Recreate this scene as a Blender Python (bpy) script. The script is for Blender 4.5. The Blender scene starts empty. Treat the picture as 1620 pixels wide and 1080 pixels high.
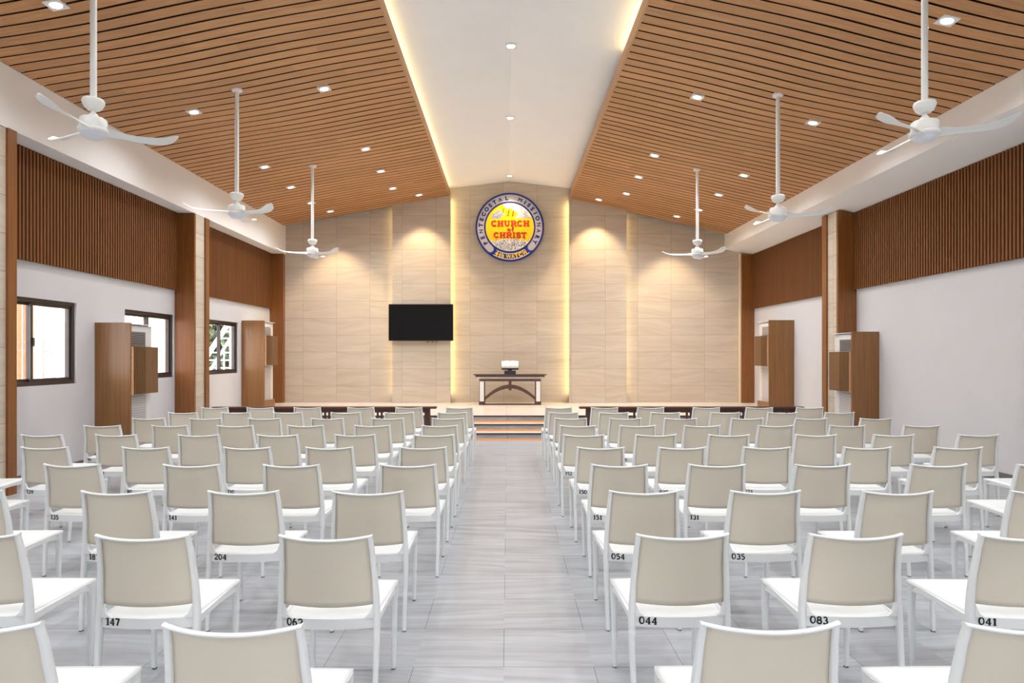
import bpy, math, random
from mathutils import Vector, Matrix
random.seed(7)
PI = math.pi
sc = bpy.context.scene
COL = sc.collection

# ------------------------------------------------------------------ materials
def srgb(r, g, b):
    f = lambda c: (c/12.92 if c <= .04045 else ((c+.055)/1.055)**2.4)
    return (f(r/255), f(g/255), f(b/255), 1)

class NT:
    def __init__(s, name):
        s.m = bpy.data.materials.new(name); s.m.use_nodes = True
        s.t = s.m.node_tree; s.n = s.t.nodes; s.l = s.t.links
        s.b = s.n['Principled BSDF']
    def node(s, typ, **kw):
        n = s.n.new(typ)
        for k, v in kw.items(): setattr(n, k, v)
        return n
    def link(s, a, b): s.l.new(a, b)
    def val(s, sock, v):
        if hasattr(v, 'links') or isinstance(v, bpy.types.NodeSocket): s.link(v, sock)
        else: sock.default_value = v
    def math(s, op, a, b=0.0, c=0.0):
        n = s.node('ShaderNodeMath', operation=op)
        for i, v in enumerate((a, b, c)): s.val(n.inputs[i], v)
        return n.outputs[0]
    def coords(s):
        tc = s.node('ShaderNodeTexCoord'); sp = s.node('ShaderNodeSeparateXYZ')
        s.link(tc.outputs['Object'], sp.inputs[0])
        return sp.outputs[0], sp.outputs[1], sp.outputs[2]
    def comb(s, x, y, z):
        n = s.node('ShaderNodeCombineXYZ')
        for i, v in enumerate((x, y, z)): s.val(n.inputs[i], v)
        return n.outputs[0]
    def noise(s, vec, scale=1, detail=4, rough=.55, dist=0):
        n = s.node('ShaderNodeTexNoise')
        n.inputs['Scale'].default_value = scale; n.inputs['Detail'].default_value = detail
        n.inputs['Roughness'].default_value = rough; n.inputs['Distortion'].default_value = dist
        s.link(vec, n.inputs['Vector']); return n.outputs['Fac']
    def white(s, vec):
        n = s.node('ShaderNodeTexWhiteNoise', noise_dimensions='3D')
        s.link(vec, n.inputs['Vector']); return n.outputs['Value']
    def ramp(s, fac, stops):
        n = s.node('ShaderNodeValToRGB'); r = n.color_ramp
        while len(r.elements) < len(stops): r.elements.new(.5)
        for e, (p, c) in zip(r.elements, stops): e.position = p; e.color = c
        s.link(fac, n.inputs[0]); return n.outputs[0]
    def mix(s, fac, a, b, mode='MIX'):
        n = s.node('ShaderNodeMix', data_type='RGBA', blend_type=mode)
        s.val(n.inputs[0], fac); s.val(n.inputs[6], a); s.val(n.inputs[7], b)
        return n.outputs[2]
    def bump(s, h, strength=.2, dist=.01):
        n = s.node('ShaderNodeBump'); n.inputs['Strength'].default_value = strength
        n.inputs['Distance'].default_value = dist
        s.link(h, n.inputs['Height']); s.link(n.outputs[0], s.b.inputs['Normal'])

def plain(name, col, rough=.5, metal=0, spec=.5, var=.04, scale=6, emit=None, es=0):
    t = NT(name); x, y, z = t.coords()
    f = t.noise(t.comb(x, y, z), scale, 3)
    k = lambda m: tuple(min(1, c*m) for c in col[:3])+(1,)
    t.link(t.ramp(f, [(.3, k(1-var)), (.7, k(1+var))]), t.b.inputs['Base Color'])
    t.b.inputs['Roughness'].default_value = rough; t.b.inputs['Metallic'].default_value = metal
    t.b.inputs['Specular IOR Level'].default_value = spec
    if emit:
        t.b.inputs['Emission Color'].default_value = emit; t.b.inputs['Emission Strength'].default_value = es
    return t.m

def wood_vertical(name, dark, light, rough=.38, spec=.5):
    """veneer with straight upright grain"""
    t = NT(name); x, y, z = t.coords()
    g = t.noise(t.comb(t.math('MULTIPLY', x, 34), t.math('MULTIPLY', y, 34), t.math('MULTIPLY', z, .9)), 1, 5, .6, .3)
    g2 = t.noise(t.comb(t.math('MULTIPLY', x, 150), t.math('MULTIPLY', y, 150), t.math('MULTIPLY', z, 3)), 1, 3)
    f = t.math('ADD', t.math('MULTIPLY', g, .7), t.math('MULTIPLY', g2, .3))
    t.link(t.ramp(f, [(.32, dark), (.68, light)]), t.b.inputs['Base Color'])
    t.b.inputs['Roughness'].default_value = rough; t.b.inputs['Specular IOR Level'].default_value = spec
    return t.m

def wood_boards(name, pitch, a, b, c):
    """ceiling boards running along x, one tone per board length"""
    t = NT(name); x, y, z = t.coords()
    row = t.math('FLOOR', t.math('DIVIDE', y, pitch))
    off = t.white(t.comb(row, 3.0, 1.0))
    seg = t.math('FLOOR', t.math('ADD', t.math('DIVIDE', x, 2.4), t.math('MULTIPLY', off, 7)))
    tone = t.white(t.comb(row, seg, 9.0))
    g = t.noise(t.comb(t.math('ADD', t.math('MULTIPLY', x, 2.2), t.math('MULTIPLY', tone, 40)), t.math('MULTIPLY', y, 60), 0), 1, 6, .62, .8)
    base = t.ramp(g, [(.25, a), (.5, b), (.78, c)])
    k = t.math('ADD', t.math('MULTIPLY', tone, .2), .9)
    n = t.node('ShaderNodeVectorMath', operation='SCALE')
    t.link(base, n.inputs[0]); t.link(k, n.inputs['Scale'])
    t.link(n.outputs[0], t.b.inputs['Base Color'])
    t.b.inputs['Roughness'].default_value = .5
    t.bump(g, .15, .004)
    return t.m

def stone(name, vec_axes, w, h, base, vein, dark, mortar, rough=.45, offset=0.0, streak=(1.2, 9), xo=0.0, yo=0.0, tint=.12, msize=.003):
    """stone or tile slabs w by h metres with soft streaks; vec_axes picks the two object axes"""
    t = NT(name); ax = t.coords()
    u = t.math('ADD', ax[vec_axes[0]], xo); v = t.math('ADD', ax[vec_axes[1]], yo)
    br = t.node('ShaderNodeTexBrick'); br.offset = offset; br.offset_frequency = 2; br.squash = 1
    br.inputs['Scale'].default_value = 1; br.inputs['Brick Width'].default_value = w
    br.inputs['Row Height'].default_value = h; br.inputs['Mortar Size'].default_value = msize
    br.inputs['Mortar Smooth'].default_value = .1
    br.inputs['Color1'].default_value = (1-tint,)*3+(1,); br.inputs['Color2'].default_value = (1+0,)*3+(1,)
    br.inputs['Mortar'].default_value = mortar
    t.link(t.comb(u, v, 0), br.inputs['Vector'])
    row = t.math('FLOOR', t.math('DIVIDE', v, h))
    odd = t.math('MODULO', t.math('ABSOLUTE', row), 2)
    cell = t.math('FLOOR', t.math('ADD', t.math('DIVIDE', u, w), t.math('MULTIPLY', odd, offset)))
    rnd = t.white(t.comb(row, cell, 2.0))
    tilt = t.math('MULTIPLY', t.math('SUBTRACT', rnd, .5), .32)
    uu = t.math('ADD', t.math('MULTIPLY', u, streak[0]), t.math('MULTIPLY', rnd, 50))
    vv = t.math('MULTIPLY', t.math('ADD', v, t.math('MULTIPLY', u, tilt)), streak[1])
    g = t.noise(t.comb(uu, vv, 0), 1, 6, .6, .6)
    g2 = t.noise(t.comb(t.math('MULTIPLY', uu, .6), t.math('MULTIPLY', vv, .35), 4), 1, 3)
    f = t.math('ADD', t.math('MULTIPLY', g, .6), t.math('MULTIPLY', g2, .4))
    c = t.ramp(f, [(.28, dark), (.5, base), (.74, vein)])
    c = t.mix(1.0, c, br.outputs['Color'], 'MULTIPLY')
    t.link(c, t.b.inputs['Base Color'])
    t.b.inputs['Roughness'].default_value = rough
    return t.m

def emission(name, col, s, base=(.8, .8, .8, 1)):
    t = NT(name)
    t.b.inputs['Base Color'].default_value = base
    t.b.inputs['Emission Color'].default_value = col; t.b.inputs['Emission Strength'].default_value = s
    return t.m

def glass(name, tint=(1, 1, 1, 1), gl=.08):
    t = NT(name); t.n.remove(t.b)
    tr = t.node('ShaderNodeBsdfTransparent'); tr.inputs[0].default_value = tint
    g = t.node('ShaderNodeBsdfGlossy'); g.inputs['Roughness'].default_value = .02
    mx = t.node('ShaderNodeMixShader'); mx.inputs[0].default_value = gl
    t.link(tr.outputs[0], mx.inputs[1]); t.link(g.outputs[0], mx.inputs[2])
    t.link(mx.outputs[0], t.n['Material Output'].inputs[0]); return t.m

PITCH = .187
M = {}
M['boards'] = wood_boards('ceiling_boards', PITCH, srgb(162, 114, 70), srgb(194, 142, 93), srgb(212, 164, 117))
M['gap'] = plain('dark_gap', srgb(70, 44, 27), .9, spec=.1)
M['fascia'] = plain('fascia_wood', srgb(196, 150, 108), .5, var=.1, scale=30)
M['vault'] = plain('white_ceiling_paint', srgb(250, 248, 245), .85, spec=.2, var=.01, scale=2)
M['plaster'] = plain('white_wall_paint', srgb(212, 211, 213), .8, spec=.25, var=.012, scale=3)
M['beam'] = plain('beam_paint', srgb(246, 243, 240), .8, spec=.25, var=.01, scale=2)
M['veneer'] = wood_vertical('walnut_veneer', srgb(112, 66, 28), srgb(150, 94, 44), .34)
M['cabinet'] = wood_vertical('cabinet_veneer', srgb(122, 81, 43), srgb(154, 108, 62), .34)
M['flute'] = wood_vertical('fluted_veneer', srgb(96, 64, 34), srgb(128, 90, 52), .45)
M['slat'] = wood_vertical('slat_wood', srgb(114, 68, 32), srgb(136, 84, 42), .5)
M['slatback'] = wood_vertical('slat_backing', srgb(36, 20, 10), srgb(48, 27, 13), .8, .1)
M['wallstone'] = stone('sandstone_slabs', (0, 2), .855, .43, srgb(206, 192, 173), srgb(217, 205, 188), srgb(189, 173, 153), srgb(193, 179, 160), .55, 0, (.9, 11), .1, .04, .07, .003)
M['colstone'] = stone('column_stone', (1, 2), .855, .43, srgb(205, 192, 174), srgb(216, 205, 189), srgb(186, 171, 152), srgb(170, 155, 138), .55, 0, (.9, 14), 0, .04, .06)
M['floor'] = stone('grey_floor_tiles', (0, 1), .92, .468, srgb(182, 184, 189), srgb(208, 210, 214), srgb(152, 152, 156), srgb(168, 167, 168), .28, .5, (1.3, 20), .02, -.08, .1, .002)
M['stagetile'] = stone('stage_tiles', (0, 1), .92, .468, srgb(222, 212, 202), srgb(232, 224, 216), srgb(206, 194, 182), srgb(180, 168, 155), .3, 0, (1.0, 8), .02, 0, .05)
M['riser'] = stone('grey_riser_stone', (0, 2), .92, .6, srgb(176, 172, 170), srgb(198, 195, 193), srgb(146, 142, 140), srgb(110, 106, 104), .25, 0, (1.6, 12))
M['nosing'] = plain('dark_nosing', srgb(52, 42, 40), .5)
M['amber'] = emission('amber_led', (1.0, .40, .12, 1), .6, (.25, .09, .03, 1))
M['led_bright'] = emission('warm_led_bright', (1.0, .76, .33, 1), 11)
M['led_soft'] = emission('warm_led_soft', (1.0, .74, .33, 1), 4.5)
M['cove'] = emission('cove_led', (1.0, .78, .38, 1), 12)
M['white_metal'] = plain('white_enamel', srgb(238, 238, 234), .35, var=.01)
M['fan_dome'] = plain('frosted_dome', srgb(226, 228, 235), .4, var=.01)
M['lens_cool'] = emission('cool_lens', (.93, .97, 1, 1), 14)
M['lens_warm'] = emission('warm_lens', (1, .86, .66, 1), 14)
M['chair'] = plain('white_plastic', srgb(236, 238, 238), .42, spec=.45, var=.008, scale=3)
M['chairback'] = plain('shaded_white_plastic', srgb(222, 213, 196), .5, spec=.4, var=.008, scale=3)  # whitish plastic, with the dimness of the unlit backs put into its beige
M['glide'] = plain('grey_glide', srgb(70, 70, 74), .6)
M['ink'] = plain('black_paint', srgb(22, 20, 26), .6)
M['winframe'] = plain('bronze_frame', srgb(62, 50, 46), .4, var=.05)
M['glass'] = glass('window_glass')
M['tv'] = plain('tv_glass', srgb(8, 7, 7), .2, spec=.35, var=.05)
M['tvframe'] = plain('tv_bezel', srgb(14, 13, 13), .4)
M['tablewood'] = wood_vertical('dark_table_wood', srgb(70, 44, 34), srgb(98, 66, 52), .4)
M['railwood'] = wood_vertical('dark_rail_wood', srgb(66, 38, 28), srgb(94, 58, 44), .4)
M['legwhite'] = plain('white_lacquer', srgb(236, 234, 232), .4, var=.01)
M['paper'] = plain('paper', srgb(240, 238, 232), .8, var=.03, scale=40)
M['cover'] = plain('book_cover', srgb(60, 40, 32), .5)
M['acwhite'] = plain('ac_white', srgb(222, 220, 220), .45, var=.01)
M['acgrille'] = plain('ac_grille', srgb(190, 186, 186), .5, var=.1, scale=90)
M['acdark'] = plain('ac_dark', srgb(52, 48, 48), .6)
M['base'] = plain('dark_grey_skirting', srgb(110, 106, 106), .4)
M['cream'] = plain('cream_strip', srgb(240, 220, 190), .6, var=.02)
M['e_blue'] = plain('emblem_blue', srgb(26, 58, 165), .35, var=.03)
M['e_navy'] = plain('emblem_navy', srgb(20, 38, 132), .35, var=.03)
M['e_grey'] = plain('emblem_silver', srgb(196, 194, 202), .35, var=.02)
M['e_yellow'] = plain('emblem_yellow', srgb(253, 203, 8), .35, var=.03)
M['e_red'] = plain('emblem_red', srgb(205, 42, 24), .35, var=.05)
M['e_rust'] = plain('emblem_rust', srgb(150, 84, 20), .45, var=.05)
M['e_white'] = plain('emblem_white', srgb(244, 243, 240), .35, var=.02)
M['e_slate'] = plain('emblem_slate', srgb(134, 144, 190), .4, var=.1)
M['e_ink'] = plain('emblem_ink', srgb(50, 46, 66), .4)
M['o_wall'] = plain('outside_render', srgb(240, 238, 232), .9, var=.03)
M['o_cream'] = plain('outside_cream', srgb(232, 218, 190), .9, var=.03)
M['o_orange'] = plain('outside_terracotta', srgb(216, 134, 96), .8, var=.1)
M['o_ground'] = plain('outside_concrete', srgb(200, 198, 192), .9, var=.08)
M['o_leaf'] = plain('outside_leaf', srgb(70, 84, 62), .8, var=.5, scale=12)
M['o_bark'] = plain('outside_bark', srgb(90, 76, 64), .9, var=.2)
M['o_steel'] = plain('outside_white_steel', srgb(236, 236, 234), .5)
M['o_pane'] = plain('outside_pane', srgb(120, 112, 104), .3)

# ------------------------------------------------------------------ mesh helpers
class MB:
    def __init__(s): s.v = []; s.f = []; s.mi = []; s.sm = []
    def add(s, vs, fs, mi=0, smooth=False):
        b = len(s.v); s.v += [tuple(p) for p in vs]
        for f in fs: s.f.append(tuple(b+i for i in f)); s.mi.append(mi); s.sm.append(smooth)
        return s
    def box(s, x0, x1, y0, y1, z0, z1, mi=0):
        return s.add([(x0,y0,z0),(x1,y0,z0),(x1,y1,z0),(x0,y1,z0),(x0,y0,z1),(x1,y0,z1),(x1,y1,z1),(x0,y1,z1)],
              [(0,3,2,1),(4,5,6,7),(0,1,5,4),(1,2,6,5),(2,3,7,6),(3,0,4,7)], mi)
    def prism(s, pts, y0, y1, mi=0, axis='y'):
        """closed outline pts (a,b) pushed along an axis"""
        n = len(pts)
        P = {'y': lambda a, b, t: (a, t, b), 'x': lambda a, b, t: (t, a, b), 'z': lambda a, b, t: (a, b, t)}[axis]
        vs = [P(a, b, y0) for a, b in pts]+[P(a, b, y1) for a, b in pts]
        fs = [tuple(range(n)), tuple(range(2*n-1, n-1, -1))]+[(i, n+i, n+(i+1) % n, (i+1) % n) for i in range(n)]
        return s.add(vs, fs, mi)
    def loft(s, rings, mi=0, smooth=True, cap=True):
        n = len(rings[0]); vs = [p for r in rings for p in r]; fs = []
        for k in range(len(rings)-1):
            for i in range(n):
                j = (i+1) % n
                fs.append((k*n+i, k*n+j, (k+1)*n+j, (k+1)*n+i))
        s.add(vs, fs, mi, smooth)
        if cap:
            s.add(rings[0], [tuple(range(n-1, -1, -1))], mi); s.add(rings[-1], [tuple(range(n))], mi)
        return s
    def lathe(s, prof, c=(0,0,0), n=32, mi=0, smooth=True):
        """profile (r,z) turned about a vertical axis at c"""
        rings = [[(c[0]+r*math.cos(2*PI*i/n), c[1]+r*math.sin(2*PI*i/n), c[2]+z) for i in range(n)] for r, z in prof]
        return s.loft(rings, mi, smooth, True)
    def tube(s, path, r, n=10, mi=0):
        path = [Vector(p) for p in path]; rings = []
        for i, p in enumerate(path):
            d = (path[min(i+1, len(path)-1)]-path[max(i-1, 0)]).normalized()
            a = d.cross(Vector((0,0,1)));
            if a.length < .05: a = d.cross(Vector((0,1,0)))
            a.normalize(); b = d.cross(a)
            rr = r[i] if isinstance(r, (list, tuple)) else r
            rings.append([tuple(p+a*rr*math.cos(2*PI*k/n)+b*rr*math.sin(2*PI*k/n)) for k in range(n)])
        return s.loft(rings, mi)
    def mesh(s, name, mats):
        me = bpy.data.meshes.new(name); me.from_pydata(s.v, [], s.f)
        for m in (mats if isinstance(mats, list) else [mats]): me.materials.append(m)
        me.polygons.foreach_set('material_index', s.mi); me.polygons.foreach_set('use_smooth', s.sm)
        me.update()
        import bmesh
        bm = bmesh.new(); bm.from_mesh(me); bmesh.ops.recalc_face_normals(bm, faces=bm.faces); bm.to_mesh(me); bm.free()
        return me
    def build(s, name, mats, parent=None, loc=(0,0,0), bevel=0):
        o = bpy.data.objects.new(name, s.mesh(name, mats)); COL.objects.link(o); o.location = loc
        if parent: o.parent = parent
        if bevel:
            b = o.modifiers.new('bevel', 'BEVEL'); b.width = bevel; b.segments = 2; b.limit_method = 'ANGLE'; b.angle_limit = .6
        return o

def tag(o, label=None, cat=None, group=None, kind=None):
    if label: o['label'] = label
    if cat: o['category'] = cat
    if group: o['group'] = group
    if kind: o['kind'] = kind
    return o
def empty(name, loc=(0,0,0), rz=0):
    o = bpy.data.objects.new(name, None); COL.objects.link(o); o.location = loc; o.rotation_euler = (0,0,rz)
    o.empty_display_size = .1; return o
def struct(o): o['kind'] = 'structure'; return o

# ------------------------------------------------------------------ dimensions
WL, WR = -6.02, 6.25            # side walls
BL, BR = -5.67, 5.545           # inner faces of the side beams
YB = 16.80                      # back wall
YF = -3.2                       # wall behind the viewer
CX = .05
zl = lambda x: 5.622-.178*(-x-1.47)   # wooden ceiling over the window side
zr = lambda x: 5.55-.223*(x-1.585)
zv = lambda x: 6.04-.117*abs(x-CX)

# ------------------------------------------------------------------ floor, stage
struct(MB().box(WL-.25, WR+.25, YF-.2, YB+.3, -.2, 0).build('floor', M['floor']))
H3 = .39; YS = [12.35, 12.74, 13.13]
stage = struct(empty('stage'))
MB().box(WL, WR, YS[2], YB, .001, H3-.02).build('platform', M['riser'], stage)
MB().box(WL, WR, YS[2]-.0, YB, H3-.02, H3).build('platform_top', M['stagetile'], stage)
MB().box(WL, WR, YS[2]-.02, YS[2], H3-.024, H3+.001).build('nosing', M['nosing'], stage)
for k in (0, 1):
    z = .13*(k+1)
    st = MB().box(-1.27, 1.37, YS[k], YS[2], z-.13+.001, z-.015).box(-1.27, 1.37, YS[k], YS[2], z-.015, z, 1).build('step', [M['riser'], M['stagetile']], stage)
    MB().box(-1.27, 1.37, YS[k]-.02, YS[k], z-.024, z+.001).build('nosing', M['nosing'], st)
    MB().box(-1.25, 1.35, YS[k]-.012, YS[k], z-.128, z-.104).build('led_strip', M['amber'], st)
MB().box(-1.25, 1.35, YS[2]-.012, YS[2], .262, .286).build('led_strip', M['amber'], stage)

# ------------------------------------------------------------------ back wall with proud stone panels
wb = struct(empty('wall_back'))
MB().box(WL-.25, WR+.25, YB, YB+.25, 0, 6.3).build('stone_wall', M['wallstone'], wb)
PL = (-2.914, -1.44); PR = (1.553, 3.01)
for (x0, x1), f in ((PL, zl), (PR, zr)):
    MB().prism([(x0, H3), (x1, H3), (x1, f(x1)+.02), (x0, f(x0)+.02)], 16.60, 16.64).build('stone_panel', M['wallstone'], wb)
    MB().box(x0+.12, x1-.12, 16.64, YB, H3, min(f(x0), f(x1))).build('panel_batten', M['gap'], wb)
def led(x, side, z1, m, label):
    o = empty('led_strip_light', (x, 16.70, .6))
    tag(o, label, 'led light', 'upright LED strips on the stone wall')
    MB().box(-.012, .012, -.02, .02, 0, z1-.6).build('strip', M[m], o)
    MB().box(-.014, .014, -.022, .022, -.21, 0).build('end_channel', M['nosing'], o)
led(PL[1]-.02, 1, zl(PL[1])-.05, 'led_bright', 'warm LED strip glowing beside the television, at the emblem side of its stone panel')
led(PL[0]+.02, -1, zl(PL[0])-.05, 'led_soft', 'faint warm LED strip at the outer edge of the stone panel behind the television')
led(PR[0]+.02, -1, zr(PR[0])-.05, 'led_bright', 'warm LED strip to the right of the emblem and altar table')
led(PR[1]-.02, 1, zr(PR[1])-.05, 'led_soft', 'faint warm LED strip furthest right on the stone wall')

# ------------------------------------------------------------------ side walls
def plaster_wall(name, x0, x1, holes):
    mb = MB(); ys = sorted(holes); y = YF
    for a, b, z0, z1 in ys:
        mb.box(x0, x1, y, a, 0, 4.6); mb.box(x0, x1, a, b, 0, z0); mb.box(x0, x1, a, b, z1, 4.6); y = b
    mb.box(x0, x1, y, YB+.25, 0, 4.6)
    return struct(mb.build(name, M['plaster']))
WZ0, WZ1 = 1.20, 2.32
WINS = [(7.60, 9.18), (10.34, 11.86), (13.09, 14.69)]
plaster_wall('wall_left', WL-.2, WL, [(a, b, WZ0, WZ1) for a, b in WINS])
plaster_wall('wall_right', WR, WR+.2, [])
wf = MB().box(WL-.2, -1.0, YF-.2, YF, 0, 6.3).box(1.0, WR+.2, YF-.2, YF, 0, 6.3).box(-1.0, 1.0, YF-.2, YF, 2.2, 6.3)
struct(wf.build('wall_front', M['plaster']))
dr = struct(empty('fill_door_1', (0, YF-.1, 0)))  # unseen glazed door, added to let sky light fill the chair backs
fr = MB()
for x in (-1.0, -.03, .94): fr.box(x, x+.06, -.03, .03, 0, 2.2)
fr.box(-1.0, 1.0, -.03, .03, 2.14, 2.2); fr.build('fill_door_frame', M['winframe'], dr)
MB().box(-.95, .95, -.005, .005, .0, 2.15).build('pane', M['glass'], dr)

struct(MB().box(WL, WL+.02, YF, 11.89, 0, .11).build('baseboard_left', M['base']))
struct(MB().box(WR-.02, WR, YF, 11.77, 0, .11).build('baseboard_right', M['base']))

for i, (a, b) in enumerate(WINS):
    w = struct(empty('window_%d' % (i+1), (WL, (a+b)/2, WZ0)))
    hw = (b-a)/2; h = WZ1-WZ0; t = .05
    MB().box(-.13, -.03, -hw, -hw+t, 0, h).box(-.13, -.03, hw-t, hw, 0, h).box(-.13, -.03, -hw+t, hw-t, 0, t).box(-.13, -.03, -hw+t, hw-t, h-t, h).build('frame', M['winframe'], w)
    for sgn, dx in ((-1, -.105), (1, -.065)):
        y0, y1 = (-hw+t, .025) if sgn < 0 else (-.025, hw-t)
        s = MB(); q = .04
        s.box(dx-.015, dx+.015, y0, y0+q, t, h-t).box(dx-.015, dx+.015, y1-q, y1, t, h-t).box(dx-.015, dx+.015, y0+q, y1-q, t, t+q).box(dx-.015, dx+.015, y0+q, y1-q, h-t-q, h-t)
        so = s.build('sash', M['winframe'], w)
        MB().box(dx-.003, dx+.003, y0+q, y1-q, t+q, h-t-q).build('pane', M['glass'], so)
    MB().box(-.045, -.02, -.0, .012, h*.45, h*.55).build('latch', M['nosing'], w)
    if i == 0:
        g = MB()
        for k in range(9): g.tube([(-.3, -hw+.09+k*.175, -.1), (-.3, -hw+.09+k*.175, h+.1)], .007, 6)
        for z in (.45, .56): g.tube([(-.3, -hw-.05, z), (-.3, hw+.05, z)], .005, 6)
        g.build('grille', M['o_steel'], w)

# beams under the eaves
struct(MB().prism([(BL, 4.168), (BL, 4.95), (WL-.05, 4.95), (WL-.05, 4.168)], YF, YB+.1).build('trim_1', M['beam']))
struct(MB().prism([(BR, 4.30), (BR, 4.75), (WR+.05, 4.75), (WR+.05, 4.125)], YF, YB+.1).build('trim_2', M['beam']))
ub = lambda x: 4.30-.248*(x-BR)     # underside of the right beam

# columns: stone room face, wood cheeks
def column(n, xw, xf, y0, y1, y2, top, near=True):
    o = struct(empty('trim_%d' % n, (0, 0, 0)))
    a, b = min(xw, xf), max(xw, xf); s = 1 if xf > xw else -1
    MB().box(a, b, y0, y1, 0, top).build('stone_core', M['colstone'], o)
    if near:
        e0, e1 = sorted((xw, xf+s*.012))
        MB().box(e0, e1, y0-.06, y0, 0, top).build('wood_cheek', M['veneer'], o)
    e0, e1 = sorted((xw, xf+s*.03))
    MB().box(e0, e1, y1, y2, 0, top).build('wood_fin', M['veneer'], o)
column(3, WL, BL-.01, 6.75, 7.44, 7.57, 4.165)
column(4, WL, BL-.01, 11.95, 12.31, 12.46, 4.165)
column(5, WR, 5.93, 6.8, 7.25, 7.38, 4.18)
column(6, WR, 5.93, 11.83, 12.17, 12.34, 4.19)
struct(MB().box(WL, BL-.02, 16.64, YB, H3, 4.165).build('trim_7', M['veneer']))
struct(MB().box(5.93, WR, 16.64, YB, H3, 4.15).build('trim_8', M['veneer']))
struct(MB().box(5.905, 5.93, 16.70, YB, H3, 4.19).build('trim_9', M['cream']))  # narrow cream strip where the stone meets the wood pilaster

# slat screens
def slats(xw, s, y0, y1, top, label):
    o = empty('slat_screen', (xw+s*.004, (y0+y1)/2, 2.766)); tag(o, label, 'wall panel', 'wooden slat screens on the side walls')
    hl = (y1-y0)/2; h = top-2.766
    a, b = sorted((0, s*.012)); MB().box(a, b, -hl, hl, .005, h).build('backing', M['slatback'], o)
    m = MB(); n = int((y1-y0)/.0615); p = (y1-y0)/n
    for k in range(n):
        y = -hl+p*(k+.5); a, b = sorted((s*.022, s*.06)); m.box(a, b, y-.0145, y+.0145, 0, h)
    m.build('slats', M['slat'], o)
    m = MB(); a, b = sorted((s*.012, s*.022))
    for z in (.28, h-.3): m.box(a, b, -hl, hl, z, z+.05)
    m.build('batten', M['slatback'], o)
slats(WL, 1, 7.57, 11.89, 4.165, 'brown slat screen above the first two windows on the left wall')
slats(WL, 1, 12.46, 16.64, 4.165, 'brown slat screen above the single window beside the stage')
slats(WR, -1, 7.38, 11.77, 4.14, 'brown slat screen over the blank right wall, nearer the camera')
slats(WR, -1, 12.34, 16.64, 4.14, 'brown slat screen on the right wall, next to the stage wall')

# ------------------------------------------------------------------ ceiling
ce = struct(empty('ceiling'))
def deck(xi, xo, f, name):
    """boards across the slope with open joints; each joint line wanders a little as in warped boards"""
    n = int((YB-YF)/PITCH)+1; m = MB(); N = 14
    for k in range(n):
        ph = k*.37
        top = []; bot = []
        y0 = math.floor(YF/PITCH)*PITCH+k*PITCH; y1 = y0+PITCH-.028
        vs = []; fs = []; fd = []
        for i in range(N+1):
            t = i/N; x = xi+(xo-xi)*t; z = f(x)
            wv = .030*math.sin(t*5.2+y0*.55)+.012*math.sin(t*11+y0*.9)
            a, b = y0+wv, min(y1+wv, YB)
            a = min(a, YB-.001)
            vs += [(x, a, z), (x, b, z), (x, b, z+.010), (x, a, z+.010)]
        for i in range(N):
            for j in range(4):
                q = (j+1) % 4; (fs if j == 0 else fd).append((i*4+j, i*4+q, i*4+4+q, i*4+4+j))
        fd += [(0, 1, 2, 3), (N*4+3, N*4+2, N*4+1, N*4)]
        m.add(vs, fs, 0); m.add(vs, fd, 1)
    m.build(name, [M['boards'], M['gap']], ce)
    xa, xb = xi, xo
    MB().prism([(xa, f(xa)+.045), (xb, f(xb)+.045), (xb, f(xb)+.075), (xa, f(xa)+.075)], YF, YB).build('board_backing', M['gap'], ce)
deck(-1.475, BL-.02, zl, 'wooden_boards')
deck(1.59, BR+.02, zr, 'wooden_boards')
MB().box(-1.475, -1.455, YF, YB, zl(-1.47)-.005, zl(-1.47)+.15).build('fascia', M['fascia'], ce)
MB().box(1.57, 1.59, YF, YB, zr(1.585)-.005, zr(1.585)+.17).build('fascia', M['fascia'], ce)
MB().prism([(-2.2, zv(-2.2)), (CX, 6.04), (2.3, zv(2.3)), (2.3, zv(2.3)+.1), (CX, 6.14), (-2.2, zv(-2.2)+.1)], YF, YB+.1).build('white_vault', M['vault'], ce)
MB().box(-2.25, -2.2, YF, YB, zl(-2.2)+.08, 6.0).box(2.3, 2.35, YF, YB, zr(2.3)+.08, 6.0).build('cove_back', M['vault'], ce)
for x, y0, y1, z, lab in ((-1.56, YF+.2, 16.6, zl(-1.47)+.155, 'warm LED strip in the ceiling cove over the left wooden slope'),
                          (1.68, YF+.2, 9.15, zr(1.585)+.175, 'short warm LED strip in the ceiling cove over the right wooden slope')):
    o = empty('cove_light', (x, (y0+y1)/2, z)); tag(o, lab, 'led light', 'ceiling cove LED strips')
    MB().box(-.02, .02, -(y1-y0)/2, (y1-y0)/2, 0, .015).build('strip', M['cove'], o)
    MB().box(-.03, .03, -(y1-y0)/2, (y1-y0)/2, -.04, 0).build('channel', M['white_metal'], o)

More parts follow.
